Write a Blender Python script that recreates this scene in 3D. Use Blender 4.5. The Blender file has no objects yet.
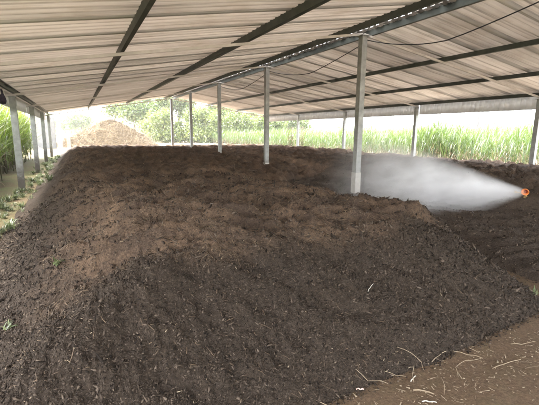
import bpy, math, random
import numpy as np
from mathutils import Vector, Matrix, Euler

random.seed(7)
RNG = np.random.default_rng(11)
SC = bpy.context.scene
COL = SC.collection
PI = math.pi

# ------------------------------------------------------------------ noise
_perm = np.random.default_rng(3).permutation(512).astype(np.int64)
_perm = np.concatenate([_perm, _perm])
_ga = np.random.default_rng(5).uniform(0, 2*PI, 512)
_gx, _gy = np.cos(_ga), np.sin(_ga)

def perlin(x, y, seed=0):
    x = np.asarray(x, float) + seed*17.37; y = np.asarray(y, float) + seed*9.91
    xi = np.floor(x).astype(np.int64); yi = np.floor(y).astype(np.int64)
    xf = x-xi; yf = y-yi
    u = xf*xf*xf*(xf*(xf*6-15)+10); v = yf*yf*yf*(yf*(yf*6-15)+10)
    def g(ix, iy, dx, dy):
        h = _perm[(_perm[ix & 511] + iy) & 511]
        return _gx[h]*dx + _gy[h]*dy
    a = g(xi, yi, xf, yf); b = g(xi+1, yi, xf-1, yf)
    c = g(xi, yi+1, xf, yf-1); d = g(xi+1, yi+1, xf-1, yf-1)
    return (a+(b-a)*u) + ((c+(d-c)*u)-(a+(b-a)*u))*v

def fbm(x, y, oct=4, seed=0, gain=.5):
    s = 0; a = 1.; f = 1.
    for k in range(oct):
        s = s + a*perlin(x*f, y*f, seed+k*3); a *= gain; f *= 2.03
    return s

def sstep(a, b, x):
    t = np.clip((x-a)/(b-a), 0, 1); return t*t*(3-2*t)

def smin(a, b, k):
    h = np.clip(.5+.5*(b-a)/k, 0, 1)
    return b+(a-b)*h - k*h*(1-h)

# ------------------------------------------------------------------ mesh helpers
def mesh_np(name, V, F, mat=None, parent=None, smooth=False, attr=None):
    """V (N,3), F (M,k) or a list of such arrays -> ONE mesh object"""
    V = np.asarray(V, np.float32)
    Fs = F if isinstance(F, list) else [F]
    me = bpy.data.meshes.new(name)
    me.vertices.add(len(V)); me.vertices.foreach_set('co', V.ravel())
    nl = sum(f.size for f in Fs); nf = sum(len(f) for f in Fs)
    me.loops.add(nl); me.polygons.add(nf)
    me.loops.foreach_set('vertex_index', np.concatenate([f.ravel() for f in Fs]).astype(np.int32))
    st = []; o = 0
    for f in Fs:
        st.append(o+np.arange(len(f))*f.shape[1]); o += f.size
    me.polygons.foreach_set('loop_start', np.concatenate(st).astype(np.int32))
    if smooth: me.polygons.foreach_set('use_smooth', np.ones(nf, bool))
    if attr:
        for k, val in attr.items():
            a = me.attributes.new(k, 'FLOAT', 'POINT'); a.data.foreach_set('value', np.asarray(val, np.float32))
    me.update(calc_edges=True); me.validate()
    if mat: me.materials.append(mat)
    ob = bpy.data.objects.new(name, me); COL.objects.link(ob)
    if parent: ob.parent = parent
    return ob

class MB:
    """collects pieces that become ONE mesh"""
    def __init__(s): s.v = []; s.f = []
    def add(s, vs, fs):
        o = len(s.v); s.v += [tuple(p) for p in vs]; s.f += [tuple(i+o for i in f) for f in fs]; return s
    def box(s, c, size, rot=None):
        hx, hy, hz = size[0]/2, size[1]/2, size[2]/2
        P = [Vector((x, y, z)) for z in (-hz, hz) for y in (-hy, hy) for x in (-hx, hx)]
        if rot is not None: P = [rot @ p for p in P]
        c = Vector(c)
        return s.add([p+c for p in P], [(0, 2, 3, 1), (4, 5, 7, 6), (0, 1, 5, 4), (2, 6, 7, 3), (0, 4, 6, 2), (1, 3, 7, 5)])
    def bar(s, a, b, w, h):
        a = Vector(a); b = Vector(b); d = b-a; L = d.length; x = d.normalized()
        up = Vector((0, 0, 1)) if abs(x.z) < .95 else Vector((0, 1, 0))
        y = up.cross(x).normalized(); z = x.cross(y)
        return s.box((a+b)/2, (L, w, h), Matrix((x, y, z)).transposed())
    def tube(s, pts, rad, n=8, cap=True):
        pts = [Vector(p) for p in pts]
        if not isinstance(rad, (list, tuple)): rad = [rad]*len(pts)
        vs = []; fs = []; ref = Vector((0.31, .17, .93))
        for i, p in enumerate(pts):
            t = (pts[min(i+1, len(pts)-1)]-pts[max(i-1, 0)]).normalized()
            a = t.cross(ref)
            if a.length < 1e-3: a = t.cross(Vector((1, 0, 0)))
            a.normalize(); b = t.cross(a)
            for k in range(n):
                q = 2*PI*k/n; vs.append(p+(a*math.cos(q)+b*math.sin(q))*rad[i])
        for i in range(len(pts)-1):
            for k in range(n):
                fs.append((i*n+k, i*n+(k+1) % n, (i+1)*n+(k+1) % n, (i+1)*n+k))
        if cap:
            fs.append(tuple(range(n-1, -1, -1))); fs.append(tuple((len(pts)-1)*n+k for k in range(n)))
        return s.add(vs, fs)
    def lathe(s, prof, n=24, axis=None, origin=(0, 0, 0), close=False):
        """prof: (radius, along) pairs round local z; axis: direction of z"""
        R = Vector(axis).to_track_quat('Z', 'Y').to_matrix() if axis is not None else Matrix.Identity(3)
        O = Vector(origin); vs = []; fs = []
        for r, z in prof:
            for k in range(n):
                q = 2*PI*k/n; vs.append(R @ Vector((r*math.cos(q), r*math.sin(q), z)) + O)
        m = len(prof)
        for i in range(m if close else m-1):
            j = (i+1) % m
            for k in range(n): fs.append((i*n+k, i*n+(k+1) % n, j*n+(k+1) % n, j*n+k))
        return s.add(vs, fs)
    def build(s, name, mat=None, parent=None, smooth=False, bevel=0):
        me = bpy.data.meshes.new(name); me.from_pydata(s.v, [], s.f); me.update()
        if smooth:
            for p in me.polygons: p.use_smooth = True
        if mat: me.materials.append(mat)
        ob = bpy.data.objects.new(name, me); COL.objects.link(ob)
        if parent: ob.parent = parent
        if bevel:
            m = ob.modifiers.new('Bevel', 'BEVEL'); m.width = bevel; m.segments = 2; m.limit_method = 'ANGLE'
        return ob

def tag(o, label=None, cat=None, group=None, kind=None):
    if label: o['label'] = label
    if cat: o['category'] = cat
    if group: o['group'] = group
    if kind: o['kind'] = kind
    return o

def empty(name, loc=(0, 0, 0), rz=0):
    o = bpy.data.objects.new(name, None); COL.objects.link(o)
    o.location = loc; o.rotation_euler = (0, 0, rz); o.empty_display_size = .2
    return o

def copy_tree(o, parent=None):
    c = o.copy(); COL.objects.link(c)
    if parent: c.parent = parent
    for ch in [q for q in COL.objects if q.parent == o]: copy_tree(ch, c)
    return c

# ------------------------------------------------------------------ materials
class NT:
    def __init__(s, name):
        s.m = bpy.data.materials.new(name); s.m.use_nodes = True
        s.t = s.m.node_tree; s.n = s.t.nodes; s.n.clear()
        s.out = s.n.new('ShaderNodeOutputMaterial')
    def node(s, typ, **kw):
        n = s.n.new(typ)
        for k, v in kw.items():
            if hasattr(n, k) and k not in n.inputs: setattr(n, k, v)
            else: s.set(n, k, v)
        return n
    def set(s, n, key, v):
        if isinstance(v, bpy.types.NodeSocket): s.t.links.new(v, n.inputs[key])
        else: n.inputs[key].default_value = v
    def L(s, a, b): s.t.links.new(a, b)
    def coord(s, kind='Object', scale=(1, 1, 1)):
        c = s.n.new('ShaderNodeTexCoord'); m = s.n.new('ShaderNodeMapping'); m.inputs['Scale'].default_value = scale
        s.L(c.outputs[kind], m.inputs['Vector']); return m.outputs[0]
    def pos(s, scale=(1, 1, 1)):
        c = s.n.new('ShaderNodeNewGeometry'); m = s.n.new('ShaderNodeMapping'); m.inputs['Scale'].default_value = scale
        s.L(c.outputs['Position'], m.inputs['Vector']); return m.outputs[0]
    def noise(s, vec, scale, detail=4, rough=.6, dist=0):
        n = s.n.new('ShaderNodeTexNoise'); n.inputs['Scale'].default_value = scale; n.inputs['Detail'].default_value = detail
        n.inputs['Roughness'].default_value = rough; n.inputs['Distortion'].default_value = dist
        s.L(vec, n.inputs['Vector']); return n.outputs['Fac']
    def ramp(s, fac, stops, interp='LINEAR'):
        r = s.n.new('ShaderNodeValToRGB'); r.color_ramp.interpolation = interp
        e = r.color_ramp.elements
        while len(e) < len(stops): e.new(.5)
        for k, (p, c) in enumerate(stops):
            e[k].position = p
            if not hasattr(c, '__len__'): c = (c, c, c)
            e[k].color = (*c, 1)
        s.L(fac, r.inputs[0]); return r.outputs[0]
    def mix(s, fac, a, b, typ='MIX'):
        n = s.n.new('ShaderNodeMix'); n.data_type = 'RGBA'; n.blend_type = typ
        for i, v in ((0, fac), (6, a), (7, b)):
            if isinstance(v, bpy.types.NodeSocket): s.L(v, n.inputs[i])
            elif i == 0: n.inputs[0].default_value = v
            else: n.inputs[i].default_value = (*v, 1)
        return n.outputs[2]
    def math(s, op, a, b=0, c=None):
        n = s.n.new('ShaderNodeMath'); n.operation = op
        for i, v in enumerate((a, b, c)):
            if v is None: continue
            if isinstance(v, bpy.types.NodeSocket): s.L(v, n.inputs[i])
            else: n.inputs[i].default_value = v
        return n.outputs[0]
    def attr(s, name):
        n = s.n.new('ShaderNodeAttribute'); n.attribute_name = name; return n.outputs['Fac']
    def bump(s, h, strength=.5, dist=.02):
        n = s.n.new('ShaderNodeBump'); n.inputs['Strength'].default_value = strength; n.inputs['Distance'].default_value = dist
        s.L(h, n.inputs['Height']); return n.outputs[0]
    def pbr(s, color, rough=.8, metal=0, normal=None, spec=.3):
        p = s.n.new('ShaderNodeBsdfPrincipled')
        for k, v in (('Base Color', color), ('Roughness', rough), ('Metallic', metal)):
            if isinstance(v, bpy.types.NodeSocket): s.L(v, p.inputs[k])
            elif k == 'Base Color': p.inputs[k].default_value = (*v, 1)
            else: p.inputs[k].default_value = v
        p.inputs['Specular IOR Level'].default_value = spec
        if normal is not None: s.L(normal, p.inputs['Normal'])
        s.L(p.outputs[0], s.out.inputs['Surface']); s.p = p
        return s.m

def mat_simple(name, c1, c2, scale=6, rough=.8, metal=0, bump=.2, spec=.3, dist=.01):
    t = NT(name); v = t.coord('Object')
    n = t.noise(v, scale, 5)
    return t.pbr(t.ramp(n, [(.3, c1), (.7, c2)]), rough, metal, t.bump(t.noise(v, scale*6, 3), bump, dist), spec)

def mat_leaf(name, c1, c2, c3, trans=.45):
    t = NT(name)
    col = t.ramp(t.attr('rnd'), [(0, c1), (.55, c2), (1, c3)])
    d = t.node('ShaderNodeBsdfDiffuse'); d.inputs['Roughness'].default_value = .5; t.L(col, d.inputs['Color'])
    tr = t.node('ShaderNodeBsdfTranslucent'); t.L(col, tr.inputs['Color'])
    gl = t.node('ShaderNodeBsdfGlossy'); gl.inputs['Roughness'].default_value = .45; gl.inputs['Color'].default_value = (1, 1, 1, 1)
    m = t.node('ShaderNodeMixShader'); m.inputs[0].default_value = trans
    t.L(d.outputs[0], m.inputs[1]); t.L(tr.outputs[0], m.inputs[2])
    m2 = t.node('ShaderNodeMixShader'); m2.inputs[0].default_value = .04
    t.L(m.outputs[0], m2.inputs[1]); t.L(gl.outputs[0], m2.inputs[2])
    t.L(m2.outputs[0], t.out.inputs['Surface'])
    return t.m

def make_compost(g=1.0):
    t = NT('compost'); v = t.pos()
    c3 = lambda *c: tuple(q*g for q in c)
    big = t.noise(v, .9, 4, .6); mid = t.noise(v, 7, 5, .7); fine = t.noise(t.pos((1, 1, 1)), 60, 5, .75)
    base = t.ramp(fine, [(.25, c3(.018, .0132, .0098)), (.5, c3(.044, .0325, .024)), (.72, c3(.095, .071, .052))])
    dry = t.ramp(t.noise(v, 2.3, 6, .72, .6), [(.44, 0), (.62, 1)])
    dry = t.math('MULTIPLY', dry, t.attr('top'))
    base = t.mix(t.math('MULTIPLY', t.attr('top'), .55), base, t.ramp(fine, [(.28, (.036, .024, .0175)), (.5, (.115, .073, .049)), (.75, (.21, .141, .097))]))
    base = t.mix(t.math('MULTIPLY', dry, .8), base, t.ramp(fine, [(.28, (.055, .037, .026)), (.5, (.175, .114, .072)), (.75, (.31, .21, .138))]))
    base = t.mix(t.math('MULTIPLY', t.ramp(big, [(.35, 0), (.65, 1)]), .35), base, (.038, .030, .025))
    h = t.math('ADD', t.math('MULTIPLY', mid, .6), t.noise(v, 38, 6, .75))
    return t.pbr(base, .95, 0, t.bump(h, .9, .05), .12)

def make_clod(g=1.0):
    t = NT('compost_crumbs'); c3 = lambda *c: tuple(q*g for q in c)
    col = t.ramp(t.attr('rnd'), [(0, c3(.009, .0066, .005)), (.5, c3(.032, .0238, .0178)), (.8, c3(.066, .0495, .037)), (1, c3(.096, .074, .057))])
    return t.pbr(col, .95, 0, None, .12)

def make_straw(name='dry_straw', a=(.15, .102, .063), b=(.31, .225, .14), lo=(.055, .037, .025)):
    t = NT(name)
    col = t.ramp(t.attr('rnd'), [(0, lo), (.5, a), (1, b)])
    return t.pbr(col, .7, 0, None, .3)

def make_roof():
    t = NT('old_zinc_sheet')
    v = t.coord('Object'); oi = t.node('ShaderNodeObjectInfo')
    st = t.noise(t.coord('Object', (.05, 9, 1)), 1.6, 6, .72)          # grime run along the ribs
    ln = t.noise(t.coord('Object', (.03, 38, 1)), 1.0, 3, .6)  # fine dark lines put into the colour to strengthen the rib shading
    bl = t.noise(v, 1.1, 5, .6)
    col = t.ramp(st, [(.28, (.56, .555, .55)), (.48, (.71, .705, .70)), (.72, (.80, .795, .79))])
    col = t.mix(t.ramp(ln, [(.36, .6), (.44, 0)]), col, (.30, .285, .265))
    col = t.mix(t.math('MULTIPLY', t.ramp(bl, [(.5, 0), (.75, 1)]), .5), col, (.50, .455, .41))
    tint = t.ramp(oi.outputs['Random'], [(0, (.76, .76, .76)), (.5, (.92, .92, .92)), (1, (1.0, 1.0, 1.0))])
    col = t.mix(1, col, tint, 'MULTIPLY')
    t.pbr(col, t.ramp(bl, [(.3, .45), (.7, .65)]), .15, t.bump(t.noise(v, 30, 3), .08, .01), .4)
    tr = t.node('ShaderNodeBsdfTranslucent'); t.L(t.mix(1, col, (1.0, .89, .79), 'MULTIPLY'), tr.inputs['Color'])     # translucency added to brighten the underside; the zinc itself is opaque
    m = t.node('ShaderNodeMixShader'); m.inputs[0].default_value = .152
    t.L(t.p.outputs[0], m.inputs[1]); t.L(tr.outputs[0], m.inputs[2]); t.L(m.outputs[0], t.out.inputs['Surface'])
    return t.m

def make_ground():
    t = NT('dirt_ground'); v = t.pos()
    n1 = t.noise(v, .35, 5, .6); n2 = t.noise(v, 5, 6, .7); n3 = t.noise(v, 45, 5, .75)
    col = t.ramp(n3, [(.25, (.046, .029, .018)), (.5, (.085, .056, .034)), (.75, (.135, .092, .058))])
    col = t.mix(t.ramp(n2, [(.45, 0), (.7, 1)]), col, t.ramp(n3, [(.3, (.062, .044, .025)), (.7, (.11, .08, .046))]))
    sep = t.node('ShaderNodeSeparateXYZ'); g = t.node('ShaderNodeNewGeometry'); t.L(g.outputs['Position'], sep.inputs[0])
    # pale trodden yard past the far end, scattered with husk
    far = t.math('ADD', sep.outputs['Y'], t.math('MULTIPLY', n1, 6))
    farm = t.ramp(t.math('DIVIDE', far, 60), [(.53, 0), (.60, 1)])
    col = t.mix(farm, col, t.ramp(n2, [(.3, (.28, .20, .135)), (.6, (.38, .29, .20)), (.8, (.23, .20, .11))]))
    rt = t.ramp(t.math('DIVIDE', t.math('ADD', sep.outputs['X'], n2), 30), [(.535, 0), (.57, 1)])
    col = t.mix(rt, col, t.ramp(n2, [(.3, (.24, .19, .14)), (.7, (.33, .275, .20))]))
    # grassy strip left of the shed
    lf = t.math('ADD', t.math('MULTIPLY', sep.outputs['X'], -1), t.math('MULTIPLY', n2, 1.5))
    lm = t.ramp(t.math('DIVIDE', lf, 10), [(.16, 0), (.24, 1)])
    col = t.mix(t.math('MULTIPLY', lm, t.ramp(t.noise(v, 1.3, 5, .7), [(.4, .15), (.6, .9)])), col, t.ramp(n3, [(.3, (.05, .062, .022)), (.7, (.115, .12, .05))]))
    # far open fields
    r = t.node('ShaderNodeVectorMath', operation='LENGTH'); t.L(g.outputs['Position'], r.inputs[0])
    col = t.mix(t.ramp(t.math('DIVIDE', r.outputs['Value'], 300), [(.25, 0), (.5, 1)]), col, t.ramp(n1, [(.3, (.12, .15, .06)), (.7, (.22, .22, .11))]))
    h = t.math('ADD', n2, t.math('MULTIPLY', n3, .5))
    return t.pbr(col, .95, 0, t.bump(h, .7, .03), .15)

M = {}
M['compost'] = make_compost(); M['compost_grey'] = make_compost(1.35); M['clod_grey'] = make_clod(1.5); M['clod'] = make_clod(); M['straw'] = make_straw()
M['stalk'] = make_straw('bleached_stalk', (.19, .145, .095), (.33, .27, .19), (.09, .063, .04))
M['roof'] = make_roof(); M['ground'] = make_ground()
def make_fascia():
    t = NT('milky_fascia_sheet'); v = t.coord('Object', (1, 1, 3))
    col = t.ramp(t.noise(v, 3, 5), [(.3, (.60, .58, .56)), (.7, (.70, .68, .66))])
    t.pbr(col, .5, 0, None, .3)
    tr = t.node('ShaderNodeBsdfTranslucent'); t.L(col, tr.inputs['Color'])
    m = t.node('ShaderNodeMixShader'); m.inputs[0].default_value = .32
    t.L(t.p.outputs[0], m.inputs[1]); t.L(tr.outputs[0], m.inputs[2]); t.L(m.outputs[0], t.out.inputs['Surface'])
    return t.m
M['fascia'] = make_fascia()
def make_post():
    t = NT('galvanised_post'); v = t.coord('Object')
    n = t.noise(v, 5, 6, .65)
    col = t.ramp(n, [(.3, (.22, .225, .215)), (.7, (.40, .405, .395))])
    rust = t.ramp(t.noise(v, 2.2, 8, .72, .4), [(.60, 0), (.68, 1)])
    col = t.mix(t.math('MULTIPLY', rust, .7), col, (.11, .065, .04))
    z = t.node('ShaderNodeSeparateXYZ'); t.L(t.coord('Object'), z.inputs[0])
    d = t.math('ADD', z.outputs['Z'], t.math('MULTIPLY', t.noise(v, 9, 6, .7), 1.1))
    col = t.mix(t.math('MULTIPLY', t.ramp(t.math('DIVIDE', d, 3), [(.40, 1), (.56, 0)]), .75), col, (.075, .052, .036))   # splashed muck
    return t.pbr(col, .55, .3, t.bump(t.noise(v, 30, 3), .15, .01), .3)
M['post'] = make_post()
M['purlin'] = mat_simple('dark_purlin', (.045, .052, .045), (.085, .092, .08), 4, .6, .2, .1)
M['rafter'] = mat_simple('pale_rafter', (.44, .415, .39), (.60, .57, .54), 4, .6, .2, .1)
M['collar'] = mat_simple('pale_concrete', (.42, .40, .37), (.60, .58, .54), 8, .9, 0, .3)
M['cable'] = mat_simple('black_cable', (.015, .015, .017), (.03, .03, .032), 5, .6)
M['bundle'] = mat_simple('dark_cloth', (.03, .025, .04), (.06, .05, .075), 20, .9, 0, .5)
M['orange'] = mat_simple('orange_plastic', (.60, .16, .03), (.72, .25, .07), 30, .4, 0, .05, .5)
M['redcore'] = mat_simple('dark_red_core', (.16, .02, .012), (.25, .04, .02), 40, .5, 0, .1)
M['pipe'] = mat_simple('black_pipe', (.03, .032, .034), (.06, .06, .062), 12, .55)
M['brass'] = mat_simple('dull_brass', (.35, .24, .10), (.45, .32, .14), 30, .4, .8, .05)
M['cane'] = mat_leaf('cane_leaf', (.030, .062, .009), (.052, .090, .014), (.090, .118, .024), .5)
M['caneleft'] = mat_leaf('lush_cane_leaf', (.060, .105, .012), (.11, .165, .018), (.19, .21, .035), .5)
M['canedry'] = mat_leaf('dry_cane_leaf', (.085, .055, .033), (.15, .105, .062), (.21, .165, .10), .3)
M['canestalk'] = mat_simple('cane_stalk', (.06, .065, .022), (.11, .105, .04), 8, .7)
M['crown1'] = mat_leaf('tree_leaf', (.055, .09, .018), (.09, .135, .029), (.14, .175, .043), .4)
M['crown2'] = mat_leaf('pale_tree_leaf', (.078, .112, .022), (.118, .155, .034), (.18, .20, .048), .4)
M['weed'] = mat_leaf('weed_leaf', (.06, .085, .03), (.11, .14, .055), (.20, .22, .11), .35)
M['bark'] = mat_simple('bark', (.10, .08, .06), (.20, .165, .13), 9, .95, 0, .7, .1, .03)
M['wall'] = mat_simple('grey_render', (.11, .11, .108), (.16, .158, .155), 3, .9, 0, .3)
M['pillar'] = mat_simple('cream_render', (.20, .18, .125), (.27, .245, .18), 4, .9, 0, .2)
M['pole'] = mat_simple('weathered_pole', (.030, .028, .026), (.05, .047, .043), 6, .9)
M['quill'] = mat_simple('bleached_leaf', (.28, .26, .22), (.42, .40, .35), 25, .7)
M['plastic'] = mat_simple('pink_plastic', (.55, .33, .28), (.66, .44, .38), 40, .5)

# ------------------------------------------------------------------ dimensions of the shed
RX, RZ = 6.5, 4.144            # ridge
LX, LZ = -1.54, 2.724          # left eave posts
EX, EZ = 14.28, 3.0            # right eave posts
Y0, DY = 7.904, 5.370
FR = [Y0+k*DY for k in range(-2, 5)]     # seven frames
def zl(x): return LZ+(RZ-LZ)*(x-LX)/(RX-LX)
def zr(x): return RZ+(EZ-RZ)*(x-RX)/(EX-RX)

# ------------------------------------------------------------------ heaps
def ground_h(x, y):
    r = np.hypot(x, y); near = 1-sstep(8, 30, r)
    return near*(.018*fbm(x*1.6, y*1.6, 4, 61)+.008*fbm(x*9, y*9, 3, 64))+.02*perlin(x*.15, y*.15, 66)*sstep(5, 30, r)
def lumps(x, y):
    c, s = .894, .448
    u = x*c-y*s; w = x*s+y*c              # the way the loads were raked out
    wx = u+.35*perlin(u*.9, w*.9, 21); wy = w+.22*perlin(u*1.0, w*1.0, 22)
    a = perlin(wx*.55, wy*.95, 1)
    b = 1-np.abs(perlin(wx*.55, wy*2.0, 2))*2.2
    e = 1-np.abs(perlin(wx*1.0, wy*4.4, 4))*2.2
    e2 = 1-np.abs(perlin(wx*2.3, wy*9.5, 5))*2.2
    far = 1+.4*sstep(5, 9, y)*(1-.85*sstep(22, 28, y))
    return (.09*a+.17*(b-.5)+.145*(e-.5)+.07*(e2-.5)+.025*fbm(x*4.5, y*4.5, 3, 6))*far

def heap_main(x, y, detail=True):
    yf = 1.80+.065*(x-1.4)+.07*perlin(x*.8, x*0+.3, 8)+.04*perlin(x*2.7, x*0, 9)
    front = .77*(y-yf)
    left = .50*(x+1.22+.10*perlin(y*.6, y*0, 10))
    xr = 4.72+.40*np.clip(y-2.75, -.6, 2.6)+.12*perlin(y*.7, y*0, 12)+sstep(10.2, 14.5, y)*9.9
    right = .72*(xr-x)
    back = .55*(31.2-y)
    H = .84*np.exp(-((y-3.0)/3.2)**2*.5)+.62*(1-np.exp(-((y-3.0)/3.2)**2*.5))
    H = H-.13*sstep(4.2, 7.5, x)*(1-sstep(14, 20, y))
    H = H-.37*sstep(2.7, 5.0, x)*sstep(2.9, 4.7, y)*(1-sstep(9, 14, y))-.05*sstep(1.2, -.6, x)
    h = smin(smin(smin(front, back, .06), left, .12), right, .42)
    top = sstep(.30, .75, h/np.maximum(H, .1))
    h = smin(h, H, .05)
    k = sstep(-.02, .25, h)
    h = h+k*((1-.75*sstep(3.4, 4.8, x)*(1-sstep(8, 11, y)))*lumps(x, y)*(.18+.82*sstep(2.7, 3.5, y)*sstep(.35, .95, h/np.maximum(H, .1)+.15)))
    if detail:
        h = h+k*(.042*fbm(x*6, y*3.2, 3, 31)+.020*perlin(x*24, y*13, 33))
    return h, top*sstep(2.75, 3.15, y+.35*perlin(x*1.3, y*1.3, 14))*sstep(-1., .4, x)*(1-.55*sstep(.5, -.1, xr-x-1.0)*(1-sstep(8, 11, y)))

def heap_right(x, y, detail=True):
    front = .5*(y-.3)
    back = .5*(16.5-y)
    ramp = .17+np.maximum(0, .27*(x-7.5))*1.0
    right = .55*(15.9-x)
    left = .30*(x-4.9)
    H = .60
    h = smin(smin(front, back, .1), smin(right, left, .1), .12)
    h = smin(h, smin(ramp, H, .2), .12)
    top = sstep(.35, .6, h)
    k = sstep(-.02, .2, h)
    h = h+k*(lumps(x+40, y+13)*(.25+.55*top))
    if detail: h = h+k*.018*fbm(x*6, y*5, 3, 41)
    return h, top*.5

def polar(name, hf, na, nr, a0, a1, r0, r1, mat, cut=-.05):
    A = np.radians(np.linspace(a0, a1, na)); Rr = np.geomspace(r0, r1, nr)
    R, T = np.meshgrid(Rr, A, indexing='ij')
    x = (R*np.sin(T)).ravel(); y = (R*np.cos(T)).ravel()
    h, top = hf(x, y)
    z = np.maximum(h, cut-.06)
    idx = np.arange(nr*na).reshape(nr, na)
    F = np.stack([idx[:-1, :-1], idx[:-1, 1:], idx[1:, 1:], idx[1:, :-1]], -1).reshape(-1, 4)[:, ::-1]
    keep = (h[F] > cut).any(1); F = F[keep]
    used = np.zeros(len(x), bool); used[F.ravel()] = True
    remap = np.cumsum(used)-1
    V = np.stack([x, y, z], 1)[used]
    return mesh_np(name, V, remap[F], mat, None, True, {'top': top[used]})

heap = polar('compost_heap', heap_main, 720, 560, -62, 84, 1.5, 36, M['compost'])
tag(heap, 'large dark brown compost heap with lumpy straw-strewn top in the foreground', 'compost heap')
heap2 = polar('compost_heap', heap_right, 300, 260, 12, 92, 3.0, 24, M['compost_grey'])
tag(heap2, 'lower dark compost heap behind the mist along the right hand row of posts', 'compost heap')

def prisms(P, D, L, W, seg=3, bend=None, n=3, flat=.5):
    """thin bent prisms: P start (N,3), D unit dirs (N,3), L length, W half width"""
    N = len(P); up = np.tile([0, 0, 1.], (N, 1))
    S = np.cross(D, up); S /= np.linalg.norm(S, axis=1, keepdims=True)+1e-9
    U = np.cross(S, D)
    if bend is None: bend = np.zeros((N, 3))
    rings = []
    for i in range(seg+1):
        t = i/seg
        c = P+D*(L*t)[:, None]+bend*(t*t)
        w = W*(1-.35*t)
        for k in range(n):
            q = 2*PI*k/n
            rings.append(c+S*(w*math.cos(q))[:, None]+U*(w*flat*math.sin(q))[:, None])
    V = np.stack(rings, 1)
    m = (seg+1)*n; base = (np.arange(N)*m)[:, None]
    fs = []
    for i in range(seg):
        for k in range(n):
            fs.append([i*n+k, i*n+(k+1) % n, (i+1)*n+(k+1) % n, (i+1)*n+k])
    F = (base[:, :, None]+np.array(fs)[None]).reshape(-1, 4)
    caps = (base[:, :, None]+np.array([[2, 1, 0], [seg*n, seg*n+1, seg*n+2]])[None]).reshape(-1, 3) if n == 3 else None
    return V.reshape(-1, 3), ([F, caps] if caps is not None else F), m

def polar_pts(n, a0, a1, r0, r1, pw=1.):
    a = np.radians(RNG.uniform(a0, a1, n)); r = r0*(r1/r0)**(RNG.uniform(0, 1, n)**pw)
    return r*np.sin(a), r*np.cos(a), r

def slope_dirs(hf, x, y):
    e = .03
    return (hf(x+e, y)[0]-hf(x-e, y)[0])/(2*e), (hf(x, y+e)[0]-hf(x, y-e)[0])/(2*e)

def crumbs(hf, n, a0, a1, r0, r1, parent, smin_, smax_, mat='clod'):
    x, y, r = polar_pts(n, a0, a1, r0, r1)
    h, top = hf(x, y); k = (h > -.01-.06*RNG.uniform(0, 1, len(h))**3)
    h = np.maximum(h, ground_h(x, y)); k &= RNG.uniform(0, 1, len(x)) > .72*top
    x, y, r, h, top = x[k], y[k], r[k], h[k], top[k]; N = len(x)
    s = smin_*(smax_/smin_)**(RNG.uniform(0, 1, N)**2.6)*np.clip(r/3.4, .8, 1.9)
    O = np.array([[1, 0, 0], [0, 1, 0], [-1, 0, 0], [0, -1, 0], [0, 0, 1], [0, 0, -1]], float)
    T = np.array([[0, 1, 4], [1, 2, 4], [2, 3, 4], [3, 0, 4], [1, 0, 5], [2, 1, 5], [3, 2, 5], [0, 3, 5]])
    B = O[None]*(1+RNG.uniform(-.4, .4, (N, 6, 1)))+RNG.uniform(-.25, .25, (N, 6, 3))
    el = 1+3.2*RNG.uniform(0, 1, N)**3
    B = B*np.stack([s*el, s*.85, s*.7], 1)[:, None]
    # random tumbling
    q = RNG.normal(size=(N, 4)); q /= np.linalg.norm(q, axis=1, keepdims=True)
    w, a, b, c = q.T
    Rm = np.stack([np.stack([1-2*(b*b+c*c), 2*(a*b-c*w), 2*(a*c+b*w)], 1),
                   np.stack([2*(a*b+c*w), 1-2*(a*a+c*c), 2*(b*c-a*w)], 1),
                   np.stack([2*(a*c-b*w), 2*(b*c+a*w), 1-2*(a*a+b*b)], 1)], 1)
    V = np.einsum('nij,nkj->nki', Rm, B)+np.stack([x, y, h+s*.15], 1)[:, None]
    F = (np.arange(N)*6)[:, None, None]+T[None]
    rnd = np.clip(RNG.normal(.46, .24, N)+.14*top, 0, 1)
    o = mesh_np('crumbs', V.reshape(-1, 3), F.reshape(-1, 3), M[mat], parent, False, {'rnd': np.repeat(rnd, 6)})
    o['kind'] = 'stuff'
    return o

crumbs(heap_main, 330000, -40, 75, 1.55, 9, heap, .0028, .0125)
crumbs(heap_main, 9000, -40, 75, 1.55, 6, heap, .009, .018)
crumbs(heap_right, 30000, 25, 80, 4, 18, heap2, .004, .010, 'clod_grey')

def straw_litter(hf, n, a0, a1, r0, r1, parent, face=.08, name='straw_litter'):
    x, y, r = polar_pts(n, a0, a1, r0, r1)
    h, top = hf(x, y)
    pat = sstep(-.12, .35, fbm(x*1.7, y*2.6, 3, 51))
    k = (h > .03) & (RNG.uniform(0, 1, len(x)) < face+top*pat*.95)
    x, y, r, h, top = x[k], y[k], r[k], h[k], top[k]; N = len(x)
    gx, gy = slope_dirs(hf, x, y)
    a = RNG.normal(-.46, .75, N)                    # raked roughly across the heap
    dx, dy = np.cos(a), np.sin(a)
    dz = gx*dx+gy*dy+RNG.normal(.03, .12, N)
    D = np.stack([dx, dy, np.clip(dz, -.8, .8)], 1); D /= np.linalg.norm(D, axis=1, keepdims=True)
    L = RNG.gamma(2.0, .020, N)*np.clip(r/4.5, .7, 2.2)+.012; W = RNG.uniform(.0014, .0042, N)*np.clip(r/4, .8, 2.6)
    P = np.stack([x, y, h+.006], 1)-D*(L*.5)[:, None]
    bend = RNG.normal(0, .22, (N, 3))*L[:, None]; bend[:, 2] = -abs(bend[:, 2])*.3
    V, F, m = prisms(P, D, L, W, 2, bend)
    rnd = np.clip(RNG.beta(1.5, 4.2, N), 0, 1)
    o = mesh_np(name, V, F, M['straw'], parent, False, {'rnd': np.repeat(rnd, m)})
    o['kind'] = 'stuff'; return o
straw_litter(heap_main, 230000, -40, 75, 2.2, 20, heap, .022)
straw_litter(heap_right, 9000, 25, 80, 4, 20, heap2, .03)

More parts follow.
